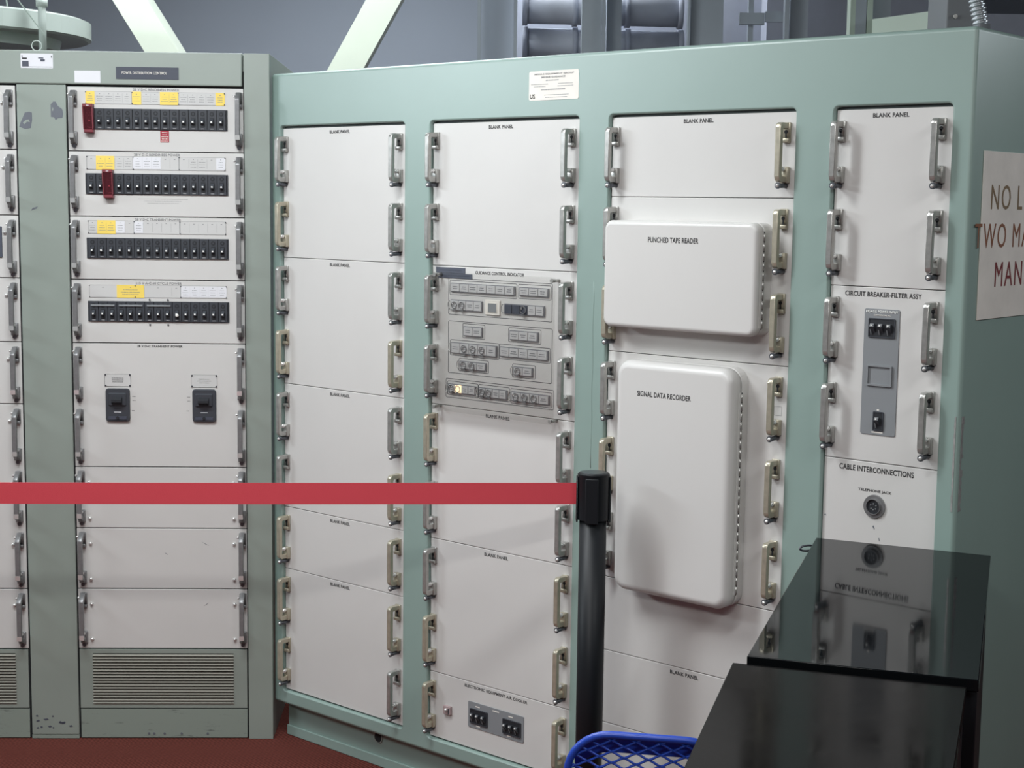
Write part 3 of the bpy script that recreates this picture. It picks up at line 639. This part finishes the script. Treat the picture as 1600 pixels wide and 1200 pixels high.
# deep covers
def deep_cover(p, u0, u1, z0, z1, D, split, r, er, name, hz0, hz1, bulge=0):
    b = MB(); b.rloft(u0, u1, z0, z1, r, [(0, -.0002), (0, -split + .0016), (.0018, -split)], 0, 8, smooth=False); base = b.build('cover_base', M['cover'], p)
    b = MB(); b.rloft(u0 + .003, u1 - .003, z0 + .003, z1 - .003, r, [(0, -split + .0001), (0, -split - .0030)], 0, 8); b.build('gasket', M['gap'], p)
    prof = [(.0015, -split - .0030), (0, -split - .0045), (0, -(D - er))] + [(er * (1 - math.cos(t)), -(D - er) - er * math.sin(t)) for t in [PI / 2 * k / 7 for k in range(1, 8)]]
    b = MB(); b.rloft(u0, u1, z0, z1, r, prof, 0, 8); cvr = b.build('hinged_cover', M['cover'], p)
    # piano hinge on the right side
    b = MB(); n = int((hz1 - hz0) / .0200)
    for k in range(n):
        z = hz0 + (hz1 - hz0) * k / n; b.cyl((u1 + .0012, -split - .0012, z), (u1 + .0012, -split - .0012, z + (hz1 - hz0) / n - .0025), .0026, 0, 10)
    b.cyl((u1 + .0012, -split - .0012, hz0), (u1 + .0012, -split - .0012, hz1), .0013, 1, 8)
    b.box(u1, u1 + .0006, -split - .0115, -split + .0085, hz0, hz1, 2)
    b.build('piano_hinge', [M['zinc'], M['gap'], M['cover']], p)
    return cvr
T = BP[(2, 1)]; cv = deep_cover(T, .3220, .7262, 1.2745, 1.5140, .062, .034, .020, .010, 't', 1.292, 1.496)
text(cv, 'PUNCHED TAPE READER', .4460, .5795, 1.4790, .0118, y=-.0621)
T = BP[(2, 2)]; cv = deep_cover(T, .3660, .6775, .6720, 1.2020, .066, .026, .034, .018, 'r', .705, 1.150)
text(cv, 'SIGNAL DATA RECORDER', .4290, .5730, 1.1360, .0118, y=-.0661)
b = MB(); b.ringplate(.744, .762, 1.105, 1.125, .0005, .0006, -.0001, -.0004, 0); b.build('outline', M['faint'], T)
text(BP[(2, 3)], 'POWER SUPPLY ASSEMBLY', .452, .600, .6690, .0090)
# circuit breaker - filter assembly
F_ = BP[(3, 1)]
text(F_, 'CIRCUIT BREAKER-FILTER ASSY', .9026, 1.0717, 1.3800, .0100)
b = MB(); b.plate(.9490, 1.0272, 1.0885, 1.3460, .004, -.0002, -.0020, 0, .0006); ins = b.build('switch_insert', M['grey'], F_)
text(ins, 'MGACG POWER INPUT', .9530, 1.0235, 1.3432, .0055, M['white'], -.0022); text(ins, 'COMMERCIAL AC', .9700, 1.0080, 1.3350, .0035, M['cream'], -.0022)
toggle_bank(ins, .9620, 1.0170, 1.2900, 1.3250, 3); toggle_bank(ins, .9800, .9990, 1.1000, 1.1350, 1)
b = MB(); b.ringplate(.9600, 1.0160, 1.1895, 1.2320, .0015, .0035, -.0020, -.0060, 0); b.build('label_holder', M['grey'], ins)
b = MB(); b.box(.985, .990, -.0024, -.0020, 1.139, 1.142); b.box(.9750, 1.0000, -.0024, -.0020, 1.0930, 1.0955); b.build('marking', M['cream'], ins)
K_ = BP[(3, 2)]
text(K_, 'CABLE INTERCONNECTIONS', .9042, 1.0714, 1.0215, .0118); text(K_, 'TELEPHONE JACK', .9495, 1.0242, .9752, .0068)
b = MB(); uc, zc = .9878, .9407
def ringy(b, R1, R2, y0, y1, mi, n=36):
    vs = []
    for k in range(n):
        a = 2 * PI * k / n; c, s = math.cos(a), math.sin(a)
        vs += [(uc + R1 * c, y0, zc + R1 * s), (uc + R1 * c * .96, y1, zc + R1 * s * .96), (uc + R2 * c, y1, zc + R2 * s), (uc + R2 * c, y0, zc + R2 * s)]
    b.add(vs, [(4 * k + j, 4 * ((k + 1) % n) + j, 4 * ((k + 1) % n) + j + 1, 4 * k + j + 1) for k in range(n) for j in range(3)], mi, False)
ringy(b, .0245, .0165, -.0002, -.0040, 0); ringy(b, .0168, .0150, -.0002, -.0085, 0)
jack = b.build('jack_shell', M['steel'], K_)
b = MB(); b.cyl((uc, -.0002, zc), (uc, -.0050, zc), .0150, 0, 28)
b.build('jack_socket', M['black2'], jack)
b = MB()
for (a, c) in ((-.006, .003), (.006, .003), (0, -.006), (-.005, -.004), (.005, -.004), (0, .006)): b.cyl((uc + a, -.005, zc + c), (uc + a, -.0062, zc + c), .0014, 0, 8)
b.build('jack_pins', M['grey'], jack)
for pts in ([(.9845, .8985), (.9875, .9010), (.9905, .8930), (.9885, .8930)], [(.9990, .8760), (1.0010, .8765), (1.0030, .8700), (1.0012, .8700)], [(.872, .908), (.876, .910), (.878, .906)]):
    blob(K_, pts, -.0001, M['chip'], 'scratch', th=.0002)
# paint run on the post between bays and worn right corner
b = MB(); b.tube([(.2566 + .0012 * math.sin(k * 1.7), FY + .0002, 1.372 - k * .04) for k in range(12)], .0011, 0, 6); b.build('paint_run', M['teal'], PB, LB)
def scuff(zs, wmax, seed):
    rr = random.Random(seed); b = MB(); n = 26; L = []; Rr = []
    for k in range(n):
        z = zs[0] + (zs[1] - zs[0]) * k / (n - 1); w_ = wmax * (.25 + .75 * rr.random()); L.append((BR - .0095 - w_ * .4, z)); Rr.append((BR - .0078 + w_ * .1, z))
    b.prism(L + Rr[::-1], FY - .0001, FY - .0006, 0)
    for k in range(n - 1):
        z = zs[0] + (zs[1] - zs[0]) * k / (n - 1); h = (zs[1] - zs[0]) / n; q = .004 + .010 * rr.random(); b.box(BR + .0002, BR + .0006, FY + .0080, FY + .008 + q, z, z + h, 0)
    o = b.build('worn_edge', M['scuff'], PB, LB)
scuff((.955, 1.145), .006, 3)
# sign on the side
b = MB(); b.box(BR + .0004, BR + .0026, .0400, .6050, 1.3320, 1.6622); sg = b.build('warning_sign', M['sign'], PB, LB, bevel=.0006)
sg['label'] = 'aged white sign stencilled in brown and dark red'
def side_text(s, s0, s1, zt, h, m):
    me = text_mesh(s, s1 - s0, h, m, 0, 1.2); o = inst(me, 'lettering', sg, (BR + .0029, s0, zt - h)); o.rotation_euler = (0, 0, PI / 2)
side_text('NO LONE ZONE', .0790, .575, 1.5975, .0490, M['brown']); side_text('TWO MAN CONCEPT', .0120, .640, 1.5215, .0485, M['brownred']); side_text('MANDATORY', .1130, .520, 1.4450, .0500, M['redst'])

# ------------------------------------------------------------------ barrier post and belt
PP = tag(empty('barrier_post', (.1845, 3.37, 0)), 'black retractable belt barrier post standing before the teal cabinet', 'barrier post')
b = MB(); b.cyl((0, 0, 0), (0, 0, .012), .150, 0, 48); b.cyl((0, 0, .012), (0, 0, .030), .145, 0, 48, r2=.045); b.build('base', M['post'], PP)
b = MB(); b.cyl((0, 0, .028), (0, 0, .852), .0305, 0, 40); b.build('post_tube', M['post'], PP)
def head():
    b = MB(); R = .0362; n = 48; b.cyl((0, 0, .852), (0, 0, .953), R, 0, n, caps=False); b.cyl((0, 0, .953), (0, 0, .957), R, 0, n, r2=R - .004); b.cyl((0, 0, .8515), (0, 0, .852), .0306, 0, n, r2=R)
    b.cyl((0, 0, .9565), (0, 0, .958), R - .004, 1, n, r2=R - .009); return b.build('post_head', [M['post'], mat('post_cap', (48, 50, 55), .3)], PP)
hd = head()
for k, a in enumerate((PI, -PI / 2 - .15, 0)):
    b = MB(); b.box(-.0145, .0145, -.0385, -.0345, .846, .948); o = b.build('belt_slot', M['post'], hd, bevel=.0025); o.rotation_euler = (0, 0, a + PI / 2)
BE = []
N = 40
for k in range(N + 1):
    t = k / N; x = .1460 - t * 2.4; y = 3.372
    zc_ = .9085 - .0115 * t * 2.0 + .0 * t - .010 * math.sin(PI * t) * .3
    BE.append((x, y, zc_))
b = MB(); h = .0242; vs = []
for (x, y, z) in BE: vs += [(x, y - .0007, z - h), (x, y - .0007, z + h), (x, y + .0007, z + h), (x, y + .0007, z - h)]
fs = [(4 * k + j, 4 * (k + 1) + j, 4 * (k + 1) + (j + 1) % 4, 4 * k + (j + 1) % 4) for k in range(N) for j in range(4)] + [(0, 1, 2, 3), (4 * N, 4 * N + 3, 4 * N + 2, 4 * N + 1)]
b.add(vs, fs, 0); tag(b.build('barrier_belt', M['belt']), 'red webbing belt stretched left from the black post', 'barrier belt')

# ------------------------------------------------------------------ black glossy pedestals
def pedestal(name, quad, top, label, m, lid=.018):
    cx = sum(q[0] for q in quad) / 4; cy = sum(q[1] for q in quad) / 4
    r = tag(empty(name, (cx, cy, 0)), label, 'pedestal', 'black pedestals'); q = [(a - cx, c - cy) for a, c in quad]
    ins = [(a * .985, c * .99) for a, c in q]
    b = MB(); b.prism(ins, .0005, top - lid, 0, axis='z'); b.build('pedestal_body', M['post'], r, bevel=.002)
    b = MB(); b.prism(q, top - lid + .0003, top, 0, axis='z'); b.build('pedestal_top', m, r, bevel=.0015)
    return r, q
FQ = [(.6165, 3.0370), (.9245, 2.8950), (.6655, 2.1080), (.3528, 2.2120)]
r1, q1 = pedestal('display_pedestal', FQ, .8880, 'glossy black pedestal against the teal cabinet reflecting the telephone jack', M['pedestal'])
NQ = [(.3305, 2.2035), (.6460, 2.1000), (.3710, 1.2900), (.1020, 1.3800)]
r2, q2 = pedestal('display_pedestal', NQ, .8805, 'smudged black pedestal nearest the viewer, in front of the other one', M['pedestal2'])
b = MB(); ln = math.hypot(.263, .825)
c0 = Vector((q1[0][0] - .012, q1[0][1] - .035, .874))
b.tube([c0 + Vector((.016 * math.cos(t) - .012, .006 * math.cos(t), .0055 * math.sin(t))) for t in [2 * PI * k / 20 for k in range(20)]], .0022, 0, 8, close=True)
b.cyl(c0 + Vector((.002, 0, 0)), c0 + Vector((.020, .004, 0)), .003); b.build('pull_ring', M['dark'], r1)

# ------------------------------------------------------------------ blue mesh chair
e0 = Vector((.103, 2.500, 0)); e1 = Vector((.372, 2.450, 0)); ux = (e1 - e0); WD = ux.length; ang = math.atan2(ux.y, ux.x)
CH = tag(empty('mesh_chair', ((e0 + e1) / 2), ang), 'blue coated diamond mesh chair between the barrier post and black pedestals', 'chair')
h0, h1 = .36, .674; hw = WD / 2
def backpt(x, z):
    return Vector((x, -.10 * (z - h0) + .012, z))
rim = []
RC = .075
for (cx, cz, a0) in ((-hw + RC, h1 - RC, 180), (hw - RC, h1 - RC, 90)):
    for k in range(9): a = math.radians(a0 - 90 * k / 8); rim.append(backpt(cx + RC * math.cos(a), cz + RC * math.sin(a)))
rim = [backpt(-hw, h0)] + rim + [backpt(hw, h0)]
b = MB(); b.tube(rim, .0065, 0, 12); b.build('back_frame', M['blue'], CH)
def inside(x, z):
    if abs(x) > hw or z > h1 or z < h0: return False
    if z > h1 - RC and abs(x) > hw - RC: return (abs(x) - hw + RC) ** 2 + (z - h1 + RC) ** 2 < RC * RC
    return True
def mesh_net(b, LX, LZ, W_, ZA, ZB, fn, ins, r=.0022):
    nx = int(W_ / LX) + 3; nz = int((ZB - ZA) / LZ) + 3
    for i in range(-nx, nx):
        for j in range(0, nz):
            x = (i + .5 * (j % 2)) * LX; z = ZB - j * LZ / 2 * 1.0
            for sx in (-1, 1):
                pts = []
                for k in range(6):
                    t = k / 5; s = t * t * (3 - 2 * t); px_, pz_ = x + sx * LX / 2 * t, z - LZ / 2 * (s * .55 + t * .45)
                    pts.append((px_, pz_))
                seg = [p for p in pts if ins(*p)]
                if len(seg) >= 2: b.tube([fn(*p) for p in seg], r, 0, 5)
b = MB(); mesh_net(b, .0410, .0200, WD, h0, h1, backpt, inside); b.build('back_mesh', M['blue'], CH)
b = MB()     # rolled lip behind the top rail
def lip(x, t):
    z = h1 - (.0 if abs(x) < hw - RC else RC - math.sqrt(max(RC * RC - (abs(x) - hw + RC) ** 2, 0))); p = backpt(x, z)
    return p + Vector((0, .006 + .022 * math.sin(t), -.040 * t / (PI / 2)))
nx = 24; vs = [lip(-hw + .01 + (WD - .02) * i / nx, PI / 2 * j / 5) for j in range(6) for i in range(nx + 1)]
vs += [v + Vector((0, .0015, 0)) for v in vs]; q = (nx + 1); K2 = 6 * q
fs = [(j * q + i, j * q + i + 1, (j + 1) * q + i + 1, (j + 1) * q + i) for j in range(5) for i in range(nx)]
fs += [tuple(K2 + k for k in f) for f in fs]; b.add(vs, fs, 0, True); b.build('rolled_lip', M['blue'], CH)
seatp = lambda x, z: Vector((x, z, .36)); sin_ = lambda x, z: abs(x) < hw and .01 < z < .34
b = MB(); mesh_net(b, .036, .022, WD, .0, .34, seatp, sin_); sm_ = b.build('seat_mesh', M['blue'], CH)
b = MB(); b.tube([(-hw, .012, .36), (-hw, .32, .36), (-hw + .03, .345, .36), (hw - .03, .345, .36), (hw, .32, .36), (hw, .012, .36)], .0095, 0, 10, close=True); b.build('seat_frame', M['blue'], CH)
for sx in (-1, 1):
    for y in (.03, .315):
        b = MB(); b.cyl((sx * (hw - .006), y, 0.0), (sx * (hw - .006), y, .352), .0095, 0, 12); b.build('leg', M['blue'], CH)

# ------------------------------------------------------------------ background above the cabinets
# braces run from the floor behind the cabinets up to the ceiling
def brace(px_bot, px_top, wx, wy, Y, label, cz=3.3):
    a = at(px_bot[0], px_bot[1], Y); c = at(px_top[0], px_top[1], Y); d = c - a; k0 = (a.z - 1.66) / d.z; k1 = (cz - a.z) / d.z
    P = a - d * k0; Q = a + d * k1
    r = tag(empty('diagonal_brace', P), label, 'beam', 'ivory steel braces'); b = MB(); vs = []
    for c_ in (Vector((0, 0, 0)), Q - P):
        for s_, e in ((0, 0), (1, 0), (1, 1), (0, 1)): vs.append(c_ + Vector((s_ * wx, e * wy, 0)))
    b.add(vs, [(0, 1, 2, 3), (4, 7, 6, 5)] + [(i, (i + 1) % 4, 4 + (i + 1) % 4, 4 + i) for i in range(4)], 0); b.build('web', M['beam'], r)
    f = MB(); vs = []
    for c_ in (Vector((0, 0, 0)), Q - P):
        for s_, e in ((0, 0), (1, 0), (1, 1), (0, 1)): vs.append(c_ + Vector((-.004 + s_ * (wx + .008), -.010 + e * .0095, 0)))
    f.add(vs, [(0, 1, 2, 3), (4, 7, 6, 5)] + [(i, (i + 1) % 4, 4 + (i + 1) % 4, 4 + i) for i in range(4)], 0); f.build('flange', M['beam'], r)
    return P
brace((229, 82), (178, 0), .116, .18, 5.6, 'ivory steel brace rising leftwards behind the grey green cabinet')
brace((515, 107), (574, 0), .118, .10, 5.6, 'ivory steel brace rising rightwards behind the teal cabinet')
# suspended round pan and its rod, top left
cpt = at(-75, 46, 5.35); R_ = .46
r = tag(empty('round_pan', (cpt.x, cpt.y, cpt.z - .03)), 'pale round suspended pan above the grey green cabinet', 'ceiling fixture')
b = MB(); n = 64; vs = []
prof = [(.0, .07), (R_ - .02, .07), (R_, .062), (R_, .006), (R_ - .012, 0), (R_ - .10, 0), (R_ - .11, -.035), (.0, -.035)]
for k in range(n):
    a = 2 * PI * k / n
    for (q, z) in prof: vs.append((q * math.cos(a), q * math.sin(a), z))
L_ = len(prof); b.add(vs, [(k * L_ + j, ((k + 1) % n) * L_ + j, ((k + 1) % n) * L_ + j + 1, k * L_ + j + 1) for k in range(n) for j in range(L_ - 1)], 0, False); b.build('pan_shell', M['bolt'], r)
q = at(60, 40, 4.99); off = Vector((q.x - cpt.x, -.32, 0))
b = MB(); b.cyl(off + Vector((0, 0, -.10)), off + Vector((0, 0, .155)), .0125, 0, 16); b.cyl(off + Vector((0, 0, .071)), off + Vector((0, 0, .098)), .021, 0, 6); b.build('threaded_rod', M['bolt'], r)
b = MB(); b.cyl((0, 0, .07), (0, 0, 3.3 - cpt.z + .03), .02); b.build('hanger_rod', M['steel'], r)
w0, w1 = at(70, 55, 4.75), at(28, 0, 4.75); d = w1 - w0
b = MB(); wq = w0 + d * ((3.3 - w0.z) / d.z); b.tube([w0, w0 + (wq - w0) * .5, wq], .0022, 0, 6)
tag(b.build('hanging_wire', M['bolt']), 'thin pale wire running up left above the cabinet', 'wire')
b = MB(); a_, c_ = at(13, 18, 5.25), at(10, 0, 5.25); d = c_ - a_; b.tube([a_, a_ + d * ((3.3 - a_.z) / d.z)], .003, 0, 6); tag(b.build('hanging_wire', M['bolt']), 'short wire holding the round pan at far left', 'wire')

# equipment frames beyond the teal cabinet
def upright(parent, xa, xb, Y, dp, m, name='upright', top=3.0):
    a, c = at(xa, 40, Y), at(xb, 40, Y); b = MB(); b.box(a.x, c.x, Y, Y + dp, 0, top); return b.build(name, m, parent, (-parent.location.x, -parent.location.y, 0))
FR = tag(empty('equipment_frame', (at(860, 40, 6.4).x, 6.4, 0)), 'grey open frame with uprights behind the middle of the teal cabinet', 'frame')
for xa, xb, yy, dp in ((746, 751, 6.38, .03), (803, 808, 6.4, .05), (909, 940, 6.4, .06), (941, 946, 6.37, .03), (948, 971, 6.45, .06)):
    upright(FR, xa, xb, yy, dp, M['rack'])
a, c = at(752, 40, 6.47), at(802, 40, 6.47); b = MB(); b.box(a.x, c.x, 6.47, 6.49, 0, 3.0); b.build('side_sheet', M['wall'], FR, (-FR.location.x, -6.4, 0))
FR2 = tag(empty('equipment_frame', (at(1180, 40, 6.2).x, 6.2, 0)), 'grey open frame with uprights behind the right part of the teal cabinet', 'frame')
for xa, xb, yy, dp in ((1075, 1078, 6.2, .05), (1079, 1130, 6.23, .05), (1169, 1177, 6.3, .03), (1226, 1233, 6.2, .04), (1234, 1262, 6.24, .05)):
    upright(FR2, xa, xb, yy, dp, M['rack'])
for (xa, xb, za, zb) in ((1155, 1195, 20, 38), (1196, 1228, 18, 34)):
    a, c = at(xa, zb, 6.28), at(xb, za, 6.28); b = MB(); b.box(a.x, c.x, 6.28, 6.30, a.z, c.z); b.build('clamp', M['rack'], FR2, (-FR2.location.x, -6.2, 0))
a, c = at(805, 60, 6.9), at(1345, 60, 6.9); b = MB(); b.box(a.x, c.x, 6.9, 7.3, 0, 3.1)
tag(b.build('dark_enclosure', M['rackd']), 'tall dark enclosure beyond the grey open frames', 'enclosure')
for (py, rr, lb) in ((68, .066, 'lower round dark air duct behind the frame uprights'), (12, .066, 'upper round dark air duct behind the frame uprights')):
    a, c = at(820, py, 6.70 if py > 40 else 6.62), at(1062, py + 6, 6.70 if py > 40 else 6.62); b = MB(); b.cyl(a, c, rr, 0, 28)
    r = tag(empty('air_duct', a), lb, 'duct', 'round air ducts'); b.build('duct_pipe', M['duct'], r, (-a.x, -a.y, -a.z))
    for f in (.0, .32, .66, 1.0):
        p = a + (c - a) * f; b = MB(); b.cyl(p - Vector((.01, 0, 0)), p + Vector((.012, 0, 0)), rr + .008, 0, 28); b.build('duct_band', M['rackd'], r, (-a.x, -a.y, -a.z))
# pale framed doorway sheet and grey box at right
DF = tag(empty('pale_frame', (at(1400, 30, 5.0).x, 5.0, 0)), 'pale green framed sheet metal unit rising behind the right end', 'frame')
LD = (-DF.location.x, -5.0, 0)
for xa, xb, m_ in ((1328, 1336, M['lintel']), (1336, 1353, M['rack']), (1354, 1363, M['lintel'])): upright(DF, xa, xb, 5.0, .05, m_)
a, c, d_ = at(1363, 30, 5.0), at(1478, 14, 4.75), at(1478, 60, 4.75)
b = MB(); b.add([(a.x, 5.0, 1.2), (c.x, 4.75, 1.2), (c.x, 4.75, c.z), (a.x, 5.0, a.z), (a.x, 5.04, 1.2), (c.x, 4.79, 1.2), (c.x, 4.79, c.z), (a.x, 5.04, a.z)], [(0, 1, 2, 3), (7, 6, 5, 4), (0, 4, 5, 1), (1, 5, 6, 2), (2, 6, 7, 3), (3, 7, 4, 0)]); b.build('lintel_sheet', M['lintel'], DF, LD)
upright(DF, 1363, 1391, 5.06, .03, M['rack']); a, c = at(1466, 12, 4.78), at(1478, 0, 4.78); b = MB(); b.box(a.x, c.x, 4.80, 4.84, a.z - .3, 3.0); b.build('upright', M['lintel'], DF, LD)
GX = tag(empty('junction_box', (at(1500, 30, 4.3).x, 4.3, 0)), 'tall grey junction box beside the flexible conduit', 'box')
a, c = at(1479, 30, 4.3), at(1522, 30, 4.3); b = MB(); b.box(a.x, c.x, 4.3, 4.5, 0, 3.0); b.build('box_body', M['grey'], GX, (-GX.location.x, -4.3, 0), bevel=.004)
s_ = at(1492, 26, 4.3); b = MB(); b.cyl((s_.x, 4.2998, s_.z), (s_.x, 4.293, s_.z), .006, 0, 12); b.build('screw', M['zinc'], GX, (-GX.location.x, -4.3, 0))
# flexible conduit: ribbed tube
o3 = []
for k in range(140):
    t = k / 139; px_ = 1500 + 34 * t ** 1.3; py_ = -190 + 236 * t; o3.append(at(px_, py_, 3.75))
rads = [.0165 + .0022 * math.sin(2 * PI * k / 5.0) for k in range(140)]
CO = tag(empty('flexible_conduit', o3[-1]), 'ribbed flexible metal conduit dropping behind the teal cabinet corner', 'conduit')
b = MB()
dense = []
for k in range(len(o3) - 1):
    for j in range(2): dense.append(o3[k].lerp(o3[k + 1], j / 2))
dr = [.0165 + (.0026 if (k % 8) < 4 else -.001) for k in range(len(dense))]
b.tube(dense, .017, 0, 16, rad=dr); b.build('conduit_tube', M['flex'], CO, (-o3[-1].x, -o3[-1].y, -o3[-1].z))
b = MB(); e_ = o3[-1]; b.cyl(e_ + Vector((0, 0, .012)), Vector((e_.x, e_.y, 1.25)), .02, 0, 20); b.build('conduit_fitting', M['flex'], CO, (-e_.x, -e_.y, -e_.z))
a, c = at(1540, 60, 6.6), at(1700, 60, 6.6); b = MB(); b.box(a.x, c.x, 6.6, 6.9, 0, at(1580, 22, 6.6).z); b.box(a.x - .9, a.x - .0, 6.75, 6.9, 0, 3.1); tag(b.build('dark_cabinet', M['rackd']), 'dark cabinet far behind the right corner', 'cabinet')
